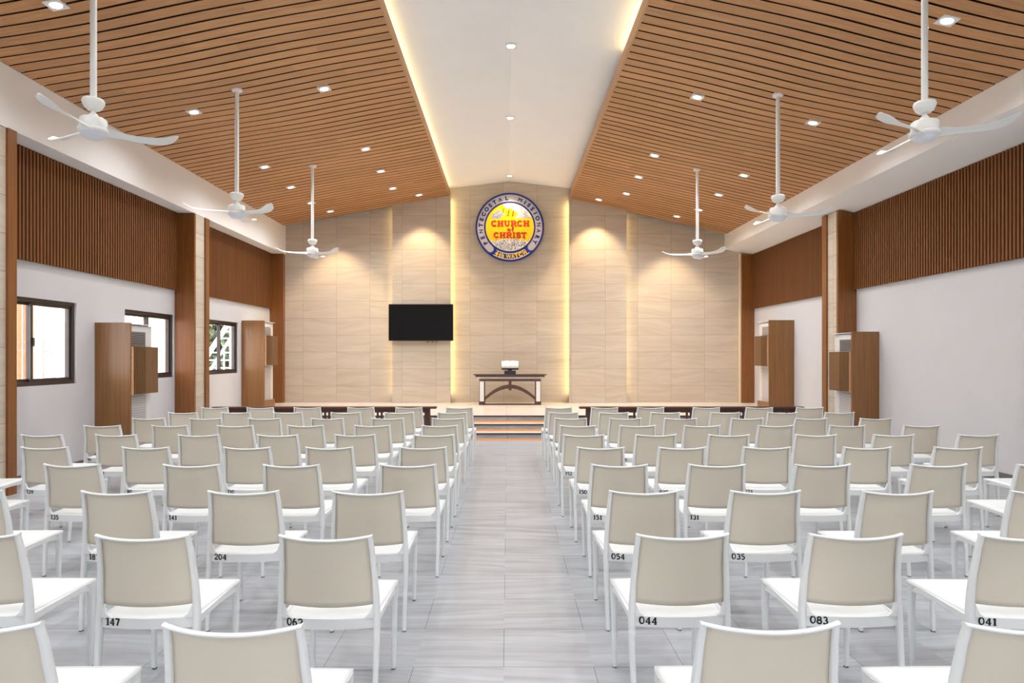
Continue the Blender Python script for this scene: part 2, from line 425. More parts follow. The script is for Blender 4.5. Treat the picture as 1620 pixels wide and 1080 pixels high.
# ------------------------------------------------------------------ downlights
def spot(parent, col, power, ang, blend, aim=(0, 0, -1), rad=.045):
    l = bpy.data.lights.new('lamp', 'SPOT'); l.color = col; l.energy = power; l.spot_size = ang; l.spot_blend = blend
    l.shadow_soft_size = rad
    o = bpy.data.objects.new('lamp', l); COL.objects.link(o); o.parent = parent; o.location = (0, 0, -.02)
    return o
P_COOL, P_WARM = 116, 185
def downlight(x, y, z, slope, warm, label, vis=True):
    o = empty('recessed_downlight', (x, y, z)); o.rotation_euler = (0, slope, 0)
    tag(o, label, 'ceiling light', 'recessed ceiling downlights')
    m = MB(); w = .085; c = .055; n = 24
    ring = [(c*math.cos(2*PI*i/n), c*math.sin(2*PI*i/n)) for i in range(n)]
    def sq(a):
        k = w/max(abs(math.cos(a)), abs(math.sin(a))); return (k*math.cos(a), k*math.sin(a))
    sqr = [sq(2*PI*i/n) for i in range(n)]
    rings = [[(a, b, .02) for a, b in sqr], [(a, b, -.008) for a, b in sqr], [(a*1.06, b*1.06, -.008) for a, b in ring], [(a, b, .004) for a, b in ring]]
    m.loft(rings, smooth=False, cap=False).build('frame', M['white_metal'], o)
    MB().lathe([(.0555, .004), (.0555, .0), (.045, -.002), (.002, -.003)], n=24).build('lens', M['lens_warm' if warm else 'lens_cool'], o)
    if warm: l = spot(o, (1, .72, .42), P_WARM, math.radians(88), .5)
    else: l = spot(o, (.91, .96, 1.0), P_COOL, math.radians(152), .9)
    l.rotation_euler = (0, -slope, 0)
SL, SR = math.atan(.178), math.atan(.223)   # tilt of each slope
ORD = ['first', 'second', 'third', 'fourth', 'fifth', 'sixth', 'seventh', 'eighth', 'ninth', 'tenth']
ys = [15.05, 13.65, 12.18, 9.43, 6.55, 3.7, .85, -1.9]
for side, f, sl, xs in (('left', zl, -SL, (-4.5, -2.63)), ('right', zr, SR, (4.38, 2.72))):
    for x, ln in zip(xs, ('outer', 'inner')):
        for k, y in enumerate(ys):
            if y < 6 and k % 2 == 1 and ln == 'inner': pass
            downlight(x, y, f(x)-.002, sl, False, 'square white downlight on the %s wooden ceiling, %s row, %s from the stage wall' % (side, ln, ORD[k+1]))
for x, y, f, sl, lab in ((-4.33, 16.07, zl, -SL, 'warm downlight washing the stone wall, outermost on the left wooden ceiling'),
                         (-2.16, 16.01, zl, -SL, 'warm downlight washing the stone panel above the television'),
                         (2.23, 16.1, zr, SR, 'warm downlight washing the stone panel to the right of the emblem'),
                         (4.13, 16.03, zr, SR, 'warm downlight washing the stone wall, outermost on the right wooden ceiling')):
    downlight(x, y, f(x)-.002, sl, True, lab)
for y, w, lab in ((16.25, True, 'warm downlight on the white ridge ceiling just above the emblem'),
                  (12.3, False, 'cool downlight on the white ridge ceiling, middle one of its line'),
                  (9.44, False, 'cool downlight on the white ridge ceiling, topmost in the picture'),
                  (6.5, False, 'cool downlight on the white ridge ceiling above the tall fan rods'),
                  (3.6, False, 'cool downlight on the white ridge ceiling over the rear chairs'),
                  (.7, False, 'cool downlight on the white ridge ceiling over the entrance end')):
    downlight(CX, y, 6.03, 0, w, lab)

# ------------------------------------------------------------------ ceiling fans
def make_fan(ztop, slope):
    """local origin at the blade plane, rod up to the ceiling"""
    o = empty('ceiling_fan')
    MB().lathe([(.07, 0.02), (.075, -.005), (.06, -.02), (.03, -.03)], (0, 0, ztop), 24).build('ceiling_plate', M['white_metal'], o)
    MB().lathe([(.027, .25), (.027, ztop-.02)], n=16).build('rod', M['white_metal'], o)
    MB().lathe([(.03, .285), (.082, .28), (.09, .262), (.088, .245), (.07, .205), (.056, .198), (.05, .187), (.028, .187)], n=32).build('bell_canopy', M['white_metal'], o)
    MB().lathe([(.018, .2), (.018, .17), (.042, .135), (.055, .116), (.098, .112), (.107, .102), (.107, .01), (.1, -.002), (.06, -.004)], n=40).build('motor', M['white_metal'], o)
    MB().lathe([(.118, .022), (.124, .006), (.118, -.010), (.1, -.016)], n=40).build('hub_ring', M['white_metal'], o)
    MB().lathe([(.1, -.012), (.097, -.03), (.082, -.05), (.055, -.064), (.02, -.071), (.001, -.072)], n=40).build('light_dome', M['fan_dome'], o)
    return o
def blade_mesh():
    m = MB(); K = 22; W = 10; R0, R1 = .07, .665; rings = []
    for i in range(K+1):
        t = i/K; r = R0+(R1-R0)*t
        w = .075+.085*(math.sin(min(1, t*1.15)*PI*.5)**2) if t > .0 else .075
        w = .125-.06*min(1, t/.28)+.010*math.sin(min(1, t/.35)*PI)+.098*max(0, (t-.2)/.8)**1.05
        if t > .86: w *= math.sqrt(max(.02, 1-((t-.86)/.145)**2))
        tw = -math.radians(30-20*t)
        zc = .014-.018*math.sin(t*PI*1.0)+.045*max(0, (t-.72)/.28)**2.0
        sw = .035*math.sin(t*PI)
        top = []; bot = []
        for j in range(W+1):
            u = j/W-.5; th = .009*(1-(2*u)**2)**.5 if abs(u) < .499 else .0005
            cam = .014*(1-(2*u)**2)
            y = u*w; z = cam*(1-.4*t)
            yy = y*math.cos(tw)-z*math.sin(tw)+sw; zz = y*math.sin(tw)+z*math.cos(tw)+zc
            top.append((r, yy, zz+th*.5+.0006)); bot.append((r, yy, zz-th*.5))
        rings.append(top+bot[::-1])
    m.loft(rings)
    return m.mesh('blade', M['white_metal'])
BLADE = blade_mesh()
FANS = [(-3.61, 5.73, 3.54, zl, -SL, 30, 'white three-blade fan largest in view on the left, its rod cut by the top edge'),
        (-3.71, 9.01, 3.53, zl, -SL, 92, 'white three-blade fan in the middle of the left line of fans'),
        (-3.74, 12.6, 3.53, zl, -SL, 89, 'white three-blade fan on the left, smallest in view, before the stone wall'),
        (3.61, 5.69, 3.50, zr, SR, 90, 'white three-blade fan largest in view on the right, its rod cut by the top edge'),
        (3.64, 8.85, 3.46, zr, SR, 93, 'white three-blade fan in the middle of the right line of fans'),
        (3.59, 12.44, 3.49, zr, SR, 60, 'white three-blade fan on the right, smallest in view, before the stone wall')]
for x, y, z, f, sl, a, lab in FANS:
    o = make_fan(f(x)-z, sl); o.location = (x, y, z); tag(o, lab, 'ceiling fan', 'ceiling fans on long rods')
    for k in range(3):
        b = bpy.data.objects.new('blade', BLADE); COL.objects.link(b); b.parent = o; b.rotation_euler = (0, 0, math.radians(a+120*k))

# ------------------------------------------------------------------ stroke lettering
def arc(cx, cy, rx, ry, a0, a1, n=10):
    return [(cx+rx*math.cos(math.radians(a0+(a1-a0)*i/n)), cy+ry*math.sin(math.radians(a0+(a1-a0)*i/n))) for i in range(n+1)]
# glyphs: list of (polyline, thickness factor); box 0..w by 0..1
G = {
 '0': (.62, [(arc(.31, .5, .25, .45, 90, 270, 12), 1.15), (arc(.31, .5, .25, .45, -90, 90, 12), .85)]),
 '1': (.46, [([(.27, .05), (.27, .97)], 1.3), ([(.06, .8), (.27, .95)], .7), ([(.06, .05), (.46, .05)], .6)]),
 '2': (.6, [(arc(.3, .7, .23, .25, 170, -40, 10), 1.0), ([(.48, .55), (.06, .08)], .8), ([(.04, .07), (.56, .07)], 1.1), ([(.55, .05), (.56, .2)], .6)]),
 '3': (.56, [(arc(.27, .72, .2, .22, 150, -90, 9), 1.0), (arc(.27, .28, .24, .24, 90, -150, 10), 1.15)]),
 '4': (.64, [([(.44, .03), (.44, .97)], 1.2), ([(.44, .95), (.04, .3)], .7), ([(.03, .3), (.63, .3)], .8), ([(.3, .04), (.58, .04)], .5)]),
 '5': (.58, [([(.1, .95), (.52, .95)], 1.0), ([(.12, .95), (.1, .55)], .8), (arc(.28, .33, .24, .28, 130, -140, 11), 1.1)]),
 '6': (.6, [(arc(.3, .3, .22, .26, 0, 360, 14), 1.0), (arc(.5, .4, .43, .56, 105, 190, 8), 1.1)]),
 '7': (.56, [([(.04, .93), (.54, .93)], 1.1), ([(.5, .93), (.22, .03)], 1.15), ([(.05, .95), (.05, .78)], .6)]),
 '8': (.6, [(arc(.3, .72, .19, .21, 0, 360, 12), 1.0), (arc(.3, .28, .23, .25, 0, 360, 12), 1.1)]),
 '9': (.6, [(arc(.3, .68, .22, .26, 0, 360, 14), 1.0), (arc(.1, .6, .42, .56, -75, 10, 8), 1.1)]),
 'C': (.86, [(arc(.45, .5, .36, .42, 55, 305, 14), 1.2), ([(.68, .68), (.68, .98)], .7), ([(.68, .02), (.68, .3)], .7)]),
 'H': (.98, [([(.22, .03), (.22, .97)], 1.25), ([(.76, .03), (.76, .97)], 1.25), ([(.22, .5), (.76, .5)], .8)] + [([(a, b), (a+.4, b)], .75) for a in (.02, .56) for b in (.06, .94)]),
 'U': (.94, [([(.22, .95), (.22, .35)], 1.25), (arc(.47, .35, .25, .29, 180, 360, 10), 1.0), ([(.72, .95), (.72, .35)], 1.0), ([(.02, .94), (.42, .94)], .75), ([(.54, .94), (.92, .94)], .75)]),
 'R': (.96, [([(.24, .03), (.24, .97)], 1.25), ([(.02, .94), (.55, .94)], .75), (arc(.54, .71, .24, .23, 90, -90, 9), 1.2), ([(.24, .48), (.56, .48)], .75), ([(.52, .48), (.8, .06)], 1.2), ([(.02, .06), (.46, .06)], .75), ([(.66, .06), (.96, .06)], .75)]),
 'I': (.5, [([(.25, .03), (.25, .97)], 1.3), ([(.03, .94), (.47, .94)], .75), ([(.03, .06), (.47, .06)], .75)]),
 'S': (.78, [(arc(.39, .71, .27, .23, 35, 270, 11), 1.15), (arc(.39, .27, .29, .23, 90, -150, 11), 1.15), ([(.66, .7), (.66, .97)], .65), ([(.11, .03), (.11, .3)], .65)]),
 'T': (.86, [([(.43, .03), (.43, .97)], 1.3), ([(.03, .93), (.83, .93)], .8), ([(.06, .7), (.06, .95)], .7), ([(.8, .7), (.8, .95)], .7), ([(.22, .06), (.64, .06)], .75)]),
 'o': (.64, [(arc(.32, .32, .23, .27, 0, 360, 14), 1.2)]),
 'f': (.5, [([(.24, .03), (.24, .72)], 1.2), (arc(.42, .72, .18, .22, 180, 60, 7), 1.0), ([(.04, .55), (.46, .55)], .7), ([(.06, .05), (.44, .05)], .7)]),
}
def ribbon(pts, th):
    """one quad strip following a polyline, with square ends"""
    P = [Vector((a, b)) for a, b in pts]; out = []
    closed = (P[0]-P[-1]).length < 1e-6
    for i, p in enumerate(P):
        if closed: d = (P[(i+1) % (len(P)-1)]-P[(i-1) % (len(P)-1)])
        else: d = P[min(i+1, len(P)-1)]-P[max(i-1, 0)]
        d.normalize(); n = Vector((-d.y, d.x))*th*.5; out.append((p+n, p-n))
    return out
def strokes(mb, text, x, z, h, th, place, mi=0, gap=.1, width=1.0, thick=.0):
    """writes text from x leftmost, baseline z, cap height h; place(a,b,off) gives the 3D point"""
    for ch in text:
        if ch == ' ': x += .4*h*width; continue
        w, sts = G[ch]
        for si, (pts, k) in enumerate(sts):
            lift = .0006*si
            r = ribbon([(x+a*h*width, z+b*h) for a, b in pts], th*k*h)
            n = len(r); vs = []
            for a, b in r: vs += [place(a.x, a.y, lift), place(b.x, b.y, lift)]
            fs = [(2*i, 2*i+1, 2*i+3, 2*i+2) for i in range(n-1)]
            if thick:
                vs2 = []
                for a, b in r: vs2 += [place(a.x, a.y, thick), place(b.x, b.y, thick)]
                N = len(vs); vs = vs+vs2
                fs = fs+[tuple(N+q for q in reversed(f)) for f in fs]
                for i in range(n-1): fs += [(2*i, 2*i+2, N+2*i+2, N+2*i), (2*i+1, N+2*i+1, N+2*i+3, 2*i+3)]
                fs += [(0, N, N+1, 1), (2*n-2, 2*n-1, N+2*n-1, N+2*n-2)]
            mb.add(vs, fs, mi)
        x += (w+gap)*h*width
    return x
def text_width(text, h, gap=.1, width=1.0):
    return sum((G[c][0]+gap)*h*width if c != ' ' else .4*h*width for c in text)-gap*h*width

# ------------------------------------------------------------------ chairs
def rr(cx, cy, z, w, d, k=.35):
    """rounded rectangle ring, centre (cx,cy) at height z"""
    a, b = w/2, d/2; r = k*min(a, b)*2*.5
    return [(cx-a+r, cy-b, z), (cx+a-r, cy-b, z), (cx+a, cy-b+r, z), (cx+a, cy+b-r, z), (cx+a-r, cy+b, z), (cx-a+r, cy+b, z), (cx-a, cy+b-r, z), (cx-a, cy-b+r, z)]
def lerp_tab(tab, t):
    for (t0, v0), (t1, v1) in zip(tab, tab[1:]):
        if t <= t1: k = (t-t0)/(t1-t0); k = k*k*(3-2*k)*.4+k*.6; return v0+(v1-v0)*k
    return tab[-1][1]
STY = [(0, -.247), (.15, -.236), (.30, -.219), (.42, -.206), (.50, -.204), (.62, -.212), (.73, -.231), (.812, -.252)]
STX = [(0, .208), (.25, .213), (.42, .2135), (.55, .2085), (.70, .199), (.812, .192)]
bulge = lambda u: .044*(1-u*u)
apron_y = lambda x: -.211-.026*(1-min(1, (x/.2)**2))
def chair_meshes():
    R = {}
    # seat: dished slab with a rolled edge
    m = MB(); NU, NV = 16, 14; top = {}; vs = []; idx = {}
    def pt(u, v, dz):
        hw = .199+.0265*v; y0 = -.2-.028*(1-u*u); y1 = .252-.004*u*u
        y = y0+(y1-y0)*v
        z = .446+.010*v-.014*(1-u*u)*math.sin(PI*min(1, v*1.05))-.003*max(0, (v-.85)/.15)**2
        e = max(abs(u), abs(2*v-1)); z -= .006*max(0, (e-.9)/.1)**2
        return (u*hw, y, z+dz)
    for layer, dz in ((0, 0), (1, -.026)):
        for i in range(NU+1):
            for j in range(NV+1):
                ss = lambda q: q
                u = -1+2*i/NU; v = j/NV
                idx[layer, i, j] = len(vs); vs.append(pt(u, v, dz))
    fs = []
    for i in range(NU):
        for j in range(NV):
            fs.append((idx[0, i, j], idx[0, i+1, j], idx[0, i+1, j+1], idx[0, i, j+1]))
            fs.append((idx[1, i, j], idx[1, i, j+1], idx[1, i+1, j+1], idx[1, i+1, j]))
    for i in range(NU):
        for j in (0, NV): fs.append((idx[0, i, j], idx[1, i, j], idx[1, i+1, j], idx[0, i+1, j]))
    for j in range(NV):
        for i in (0, NU): fs.append((idx[0, i, j], idx[0, i, j+1], idx[1, i, j+1], idx[1, i, j]))
    m.add(vs, fs, 0, True); R['seat'] = m.mesh('seat', M['chair'])
    # apron all round under the seat
    m = MB(); n = 14; vs = []; fs = []
    for i in range(n+1):
        x = -.205+.41*i/n; y = apron_y(x)
        vs += [(x, y, .392), (x, y+.012, .392), (x, y+.012, .438), (x, y, .438)]
    for i in range(n):
        for j in range(4): q = (j+1) % 4; fs.append((4*i+j, 4*i+q, 4*i+4+q, 4*i+4+j))
    m.add(vs, fs, 0, False)
    for s in (-1, 1):
        rings = []
        for k in range(9):
            t = k/8; y = -.2+.43*t; x = s*(.206+.006*t); zb = .398+.014*math.sin(PI*t)
            zt = .434+.006*t
            rings.append([(x-.011, y, zb), (x+.011, y, zb), (x+.011, y, zt), (x-.011, y, zt)])
        m.loft(rings, smooth=False)
    m.box(-.2, .2, .218, .232, .405, .44)
    R['seat_frame'] = m.mesh('seat_frame', M['chair'])
    # back panel
    m = MB(); NU, NV = 16, 12; vs = []; idx = {}
    for layer in (0, 1):
        for i in range(NU+1):
            for j in range(NV+1):
                u = -1+2*i/NU; v = j/NV
                z = .487+.006*u*u+(.800-.487)*v-.010*v*(1-u*u)
                x = u*(lerp_tab(STX, z)-.004); y = lerp_tab(STY, z)-bulge(u)*(.75+.25*v)+.004+layer*.008
                idx[layer, i, j] = len(vs); vs.append((x, y, z))
    fs = []
    for i in range(NU):
        for j in range(NV):
            fs.append((idx[0, i, j], idx[0, i, j+1], idx[0, i+1, j+1], idx[0, i+1, j]))
            fs.append((idx[1, i, j], idx[1, i+1, j], idx[1, i+1, j+1], idx[1, i, j+1]))
    for i in range(NU):
        for j in (0, NV): fs.append((idx[0, i, j], idx[0, i+1, j], idx[1, i+1, j], idx[1, i, j]))
    for j in range(NV):
        for i in (0, NU): fs.append((idx[0, i, j], idx[1, i, j], idx[1, i, j+1], idx[0, i, j+1]))
    m.add(vs, fs, 0, True); R['backrest'] = m.mesh('backrest', M['chairback'])
    # back frame: two stiles and the top rail
    m = MB()
    for s in (-1, 1):
        rings = []
        for k in range(15):
            z = .40+(.804-.40)*k/14; t = k/14
            w = .025-.007*t; d = .040-.014*t
            rings.append(rr(s*lerp_tab(STX, z), lerp_tab(STY, z), z, w, d))
        m.loft(rings)
        # web closing the lower corner between stile and seat
        zb = .448; pts = [(s*.2, .438), (s*.2, .50), (s*.190, .478), (s*.180, .455), (s*.160, .438)]
        m.prism(pts if s > 0 else pts[::-1], -.222, -.205)
    rings = []
    for i in range(21):
        u = -1+2*i/20; x = u*.2035; z = .8065-.011*(1-u*u)+.002*abs(u)**8; y = lerp_tab(STY, z)-bulge(u)
        ring = []
        for k in range(8):
            a = 2*PI*k/8; ring.append((x, y+(.0115+.002*abs(u)**6)*math.cos(a), z+.006*math.sin(a)))
        rings.append(ring)
    m.loft(rings)
    R['back_frame'] = m.mesh('back_frame', M['chair'])
    # legs
    for s, nm in ((-1, 'rl'), (1, 'rr')):
        m = MB(); rings = []
        for k in range(11):
            z = .005+(.408-.005)*k/10; t = k/10
            rings.append(rr(s*lerp_tab(STX, z), lerp_tab(STY, z), z, .020+.005*t, .023+.0175*t*t))
        R[nm] = m.loft(rings).mesh('leg', M['chair'])
        R[nm+'g'] = MB().lathe([(.012, 0), (.012, .007)], (s*.208, -.247, 0), 12).mesh('glide', M['glide'])
        m = MB(); rings = []
        for k in range(15):
            z = .005+(.437-.005)*k/14; t = k/14
            d = .022+.012*t; fl = .05*max(0, (z-.36)/.077)**2
            rings.append(rr(s*(.204+.0055*t), .232+.002*t-fl/2, z, .021+.012*t, d+fl))
        R['f'+nm] = m.loft(rings).mesh('leg', M['chair'])
        R['f'+nm+'g'] = MB().lathe([(.012, 0), (.012, .007)], (s*.204, .232, 0), 12).mesh('glide', M['glide'])
    return R
CH = chair_meshes()
NUMS = {}
def number_mesh(txt):
    if txt not in NUMS:
        m = MB()
        strokes(m, txt, -.182, .404, .033, .2, lambda a, b, o: (a, apron_y(a)-.0012-o*.3, b), gap=.1, width=1.1)
        NUMS[txt] = m.mesh('seat_number', M['ink'])
    return NUMS[txt]
def make_chair(fine, num):
    o = empty('stacking_chair')
    def ch(n, me, par):
        c = bpy.data.objects.new(n, me); COL.objects.link(c); c.parent = par; return c
    for n in ('seat', 'seat_frame', 'backrest', 'back_frame'): ch(n, CH[n], o)
    for k in ('rl', 'rr', 'frl', 'frr'):
        l = ch('leg', CH[k], o)
        if fine: ch('glide', CH[k+'g'], l)
    if num: ch('seat_number', number_mesh(num), o)
    return o
# each row, nearest the stage first: (x of both backrest tips, y) as measured, painted number where one shows
F_, PX, PY, EYE = 1040.0, 803.0, 562.0, 1.59
ROWS = [
 (644, [(707,746),(627,666.4),(551,590.5),(467,505.7),(392,432),(320,360)], [(863,904,'161'),(935.4,977),(1009,1050),(1097,1138),(1181.7,1222),(1261,1302)]),
 (651.8, [(694,736.5),(610,653),(526.4,568),(434,476.6),(352.4,393),(267.5,312)], [(869,914,'127'),(948,993.6,'114'),(1030,1074.6),(1124.7,1170),(1215,1260),(1305.5,1351)]),
 (661, [(685,733),(589,636.5),(494,541),(395,441.6),(302,350),(210,259,'098')], [(878,928,'153'),(964,1014.6,'092'),(1052,1101.5),(1157,1207.5),(1257.5,1309),(1360.5,1411)]),
 (672.3, [(669,722),(561,616),(456,511),(345,400),(242,296),(135,190,'90')], [(887,941),(981,1036,'190'),(1082.5,1138.7),(1199.4,1256),(1313,1369.5),(1429.5,1486)]),
 (687, [(655.5,717),(530.5,592),(409,470),(283,346),(152.5,214,'29'),(36,99)], [(892.4,955,'152'),(1006.5,1069),(1121.5,1184.7),(1259,1322.5),(1382.5,1447.5),(1517,1581)]),
 (706.5, [(633,705),(485.4,558),(355,427.5,'110'),(195,267.5,'80'),(35,107,'139'),(-95,-22)], [(913,987,'150'),(1041,1116,'010'),(1176,1251,'021'),(1334.5,1408),(1477,1554),(1630,1705)]),
 (734, [(602,689),(418,505),(259,347.5,'141'),(70,156,'135'),(-122,-36)], [(935.7,1023.5,'151'),(1090,1178,'131'),(1257.5,1345),(1442,1530),(1609,1697)]),
 (776, [(528,636.8),(332,438.6,'204'),(129.5,240,'187'),(-108,1)], [(964,1074.6,'054'),(1155,1268,'035'),(1362,1476),(1599,1710)]),
 (845, [(442.4,591,'062'),(153,302,'147'),(-119,28.4)], [(1006,1155,'044'),(1282,1429,'083'),(1548,1696,'041')]),
 (986, [(255.5,485),(-158,65)], [(1107,1331),(1524,1748)]),
]
ZTIP = .810
for r, (yt, lefts, rights) in enumerate(ROWS):
    Y = (EYE-ZTIP)*F_/(yt-PY)
    for side, lst in (('left', lefts), ('right', rights)):
        for k, e in enumerate(lst):
            x0, x1 = e[:2]; num = e[2] if len(e) > 2 else None
            dy = random.uniform(-.012, .012)
            X = ((x0+x1)/2-PX)*Y/F_
            o = make_chair(r >= 4, num)
            yaw = math.radians(random.uniform(-1.6, 1.6))
            if r == 5 and x0 == -95: yaw = math.radians(6)
            o.rotation_euler = (0, 0, yaw)
            o.location = (X-.252*math.sin(yaw), Y+dy+.252*math.cos(yaw), 0)
            n = 'white plastic chair%s, %s row from the stage, %s seat %s of the aisle' % (' painted '+num if num else '', ORD[r], ORD[k], side)
            tag(o, n, 'chair', 'white plastic chairs in rows')

# ------------------------------------------------------------------ television
tv = empty('tv', (-2.173, 16.50, 2.415)); tag(tv, 'large black wall television, switched off, on the stone panel left of the emblem', 'television')
w, h = .81, .46
MB().box(-w, w, -.03, .03, -h, h).build('casing', M['tvframe'], tv, bevel=.008)
MB().box(-w+.016, w-.016, -.034, -.028, -h+.022, h-.016).build('screen', M['tv'], tv)
MB().box(-.25, .25, .03, .098, -.2, .2).build('wall_bracket', M['tvframe'], tv)
for cxp, r in ((.17, .028), (.29, .02), (.39, .024)):
    MB().tube([(cxp+r*math.cos(a), .02, -h-.005+1.3*r*math.sin(a)) for a in [PI+PI*i/8 for i in range(9)]], .006, 8).build('cable', M['tvframe'], tv)

# ------------------------------------------------------------------ emblem
ER = .869
em = empty('round_emblem', (CX+.006, 16.70, 4.84)); tag(em, 'round blue, silver and yellow church emblem high on the stone wall', 'emblem')
def disc(m, r0, r1, y, a0=0, a1=360, n=72, mi=0):
    full = abs(a1-a0) >= 360
    A = [math.radians(a0+(a1-a0)*i/n) for i in range(n+1)]
    vs = []
    for a in A: vs += [(r0*math.cos(a), y, r0*math.sin(a)), (r1*math.cos(a), y, r1*math.sin(a))]
    m.add(vs, [(2*i, 2*i+1, 2*i+3, 2*i+2) for i in range(n)], mi)
def solid_ring(name, r0, r1, ya, yb, mat, a0=0, a1=360, n=96):
    m = MB(); A = [math.radians(a0+(a1-a0)*i/n) for i in range(n+1)]; full = abs(a1-a0) >= 360
    rings = [[(r0*math.cos(a), ya, r0*math.sin(a)), (r1*math.cos(a), ya, r1*math.sin(a)), (r1*math.cos(a), yb, r1*math.sin(a)), (r0*math.cos(a), yb, r0*math.sin(a))] for a in A]
    m.loft(rings, smooth=False, cap=not full); return m.build(name, mat, em)
MB().prism([(ER*math.cos(2*PI*i/96), ER*math.sin(2*PI*i/96)) for i in range(96)], -.03, .03).build('disc', M['e_blue'], em)
MB().tube([(0, .03, .3), (0, .10, .3)], .04).tube([(0, .03, -.4), (0, .10, -.4)], .04).build('mount', M['nosing'], em)
solid_ring('outer_rim', .825, ER, -.042, -.03, M['e_navy'])
g = solid_ring('silver_ring', .652, .825, -.036, -.03, M['e_grey'], -43, 228)
m = MB()
for a in (-43, 228):
    c = .7385
    m.prism([(c*math.cos(math.radians(a))+.0865*math.cos(2*PI*i/24), c*math.sin(math.radians(a))+.0865*math.sin(2*PI*i/24)) for i in range(24)], -.0354, -.0305)
m.build('silver_ring_end', M['e_grey'], em)
solid_ring('inner_rim', .612, .652, -.042, -.03, M['e_navy'])
MB().prism([(.615*math.cos(2*PI*i/72), .615*math.sin(2*PI*i/72)) for i in range(72)], -.034, -.03).build('yellow_field', M['e_yellow'], em)
for r, a0, a1 in ((.672, 240, 303), (.812, 239, 308)):
    solid_ring('white_line', r-.009, r+.009, -.037, -.03, M['e_white'], a0, a1, 30)
# letters around the ring in the plain face
def glyph(ch, size, off):
    c = bpy.data.curves.new('glyph', 'FONT'); c.body = ch; c.size = size; c.offset = off; c.align_x = 'CENTER'; c.resolution_u = 4
    o = bpy.data.objects.new('glyph', c); COL.objects.link(o)
    dg = bpy.context.evaluated_depsgraph_get()
    me = bpy.data.meshes.new_from_object(o.evaluated_get(dg))
    vs = [v.co.copy() for v in me.vertices]; fs = [tuple(p.vertices) for p in me.polygons]
    bpy.data.objects.remove(o); bpy.data.curves.remove(c); bpy.data.meshes.remove(me)
    return vs, fs
def ring_text(name, items, r, size, off, mat, inward=False, y=-.0375, xs=1.0):
    m = MB()
    for ch, ang in items:
        vs, fs = glyph(ch, size, 0 if ch == 'M' else off*(.45 if ch in 'NAW' else 1))
        a = math.radians(ang)
        capm = size*.35
        out = []
        copies = (-.007, 0, .007) if ch == 'M' else (0,)      # heavier stems for the M
        nv = len(vs); vs = [(v, d, i) for i, d in enumerate(copies) for v in vs]
        fs = [tuple(k*nv+q_ for q_ in f) for k in range(len(copies)) for f in fs]
        for v, d, ci in vs:
            px, py = v.x*xs+d, v.y-capm
            if inward: px, py = -px, -py
            ca, sa = math.cos(a-PI/2), math.sin(a-PI/2)
            X = px*ca-py*sa+r*math.cos(a); Z = px*sa+py*ca+r*math.sin(a)
            out.append((X, y-ci*.0006, Z))
        m.add(out, fs)
    return m.build(name, mat, em)
items = list(zip('PENTECOSTAL', (213.5, 201.5, 188.5, 176, 165, 153.9, 142.4, 132, 121.5, 109.3, 96.5)))+list(zip('MISSIONARY', (69, 58, 48.9, 38.9, 28.6, 17.7, 4.8, -7.4, -19.4, -30.5)))
ring_text('ring_lettering', items[:11], .738, .135, .009, M['e_navy']); ring_text('ring_lettering', items[11:], .738, .135, .009, M['e_navy'])
it2 = list(zip('4th', (243.6, 250.3, 256.2)))+list(zip('WATCH', (267.6, 276.2, 283.2, 291.3, 300.6)))
ring_text('motto_lettering', it2, .742, .150, .011, M['e_yellow'], True, -.0395, .84)
# art on the yellow field
def poly(name, polys, mat, y=-.0365):
    m = MB()
    for i, p in enumerate(polys): m.add([(a, y-(i % 16)*.0002, b) for a, b in p], [tuple(range(len(p)))])
    return m.build(name, mat, em)
K = .869/467
q = lambda px, py: ((px-572)*K, (560-py)*K)
topw = [q(475, 258)]+[(.606*math.cos(math.radians(a)), .606*math.sin(math.radians(a))) for a in range(104, 21, -4)]+[q(880, 436), q(800, 432), q(730, 440), q(640, 440), q(672, 405), q(690, 365), q(640, 345), q(590, 300), q(530, 308)]
poly('white_cloud', [topw], M['e_white'])
rnd = random.Random(5)
def inside(p, P):
    c = False; n = len(P); j = n-1
    for i in range(n):
        if (P[i][1] > p[1]) != (P[j][1] > p[1]) and p[0] < (P[j][0]-P[i][0])*(p[1]-P[i][1])/(P[j][1]-P[i][1])+P[i][0]: c = not c
        j = i
    return c
def dash(p, ln, a, w):
    d = Vector((math.cos(a), math.sin(a))); n = Vector((-d.y, d.x)); p = Vector(p)
    return [tuple(p-d*ln/2-n*w/2), tuple(p+d*ln/2-n*w/2), tuple(p+d*ln/2+n*w/2), tuple(p-d*ln/2+n*w/2)]
D = []
for _ in range(700):
    p = q(rnd.uniform(600, 885), rnd.uniform(240, 440))
    dens = min(1, max(.12, ((p[0]/K+572)-620)/140))
    if math.hypot(*p) < .58 and inside(p, topw) and rnd.random() < dens:
        D.append(dash(p, rnd.uniform(.02, .07), rnd.uniform(-1.1, -.3)+(1.3 if rnd.random() < .3 else 0), .0055))
poly('slate_hatching', D, M['e_slate'], -.0370)
hand = [q(320, 445), q(335, 385), q(370, 370), q(425, 310), q(445, 340), q(430, 365), q(500, 372), q(505, 388), q(460, 405), q(440, 440)]
poly('pale_figure', [hand], M['e_grey'])
D = [dash(q(rnd.uniform(330, 480), rnd.uniform(330, 440)), rnd.uniform(.03, .08), rnd.choice((.8, .9, 1.1, .3)), .009) for _ in range(160)]
D = [d for d in D if inside(((d[0][0]+d[2][0])/2, (d[0][1]+d[2][1])/2), hand)]
poly('slate_hatching', D, M['e_slate'], -.0372)
def bolt(x, y, s):
    return [q(x+a*s, y+b*s) for a, b in ((6, -45), (-14, -2), (0, -6), (-8, 20), (-20, 14), (-10, 48), (12, 22), (4, 22), (16, -18), (2, -14), (24, -42))]
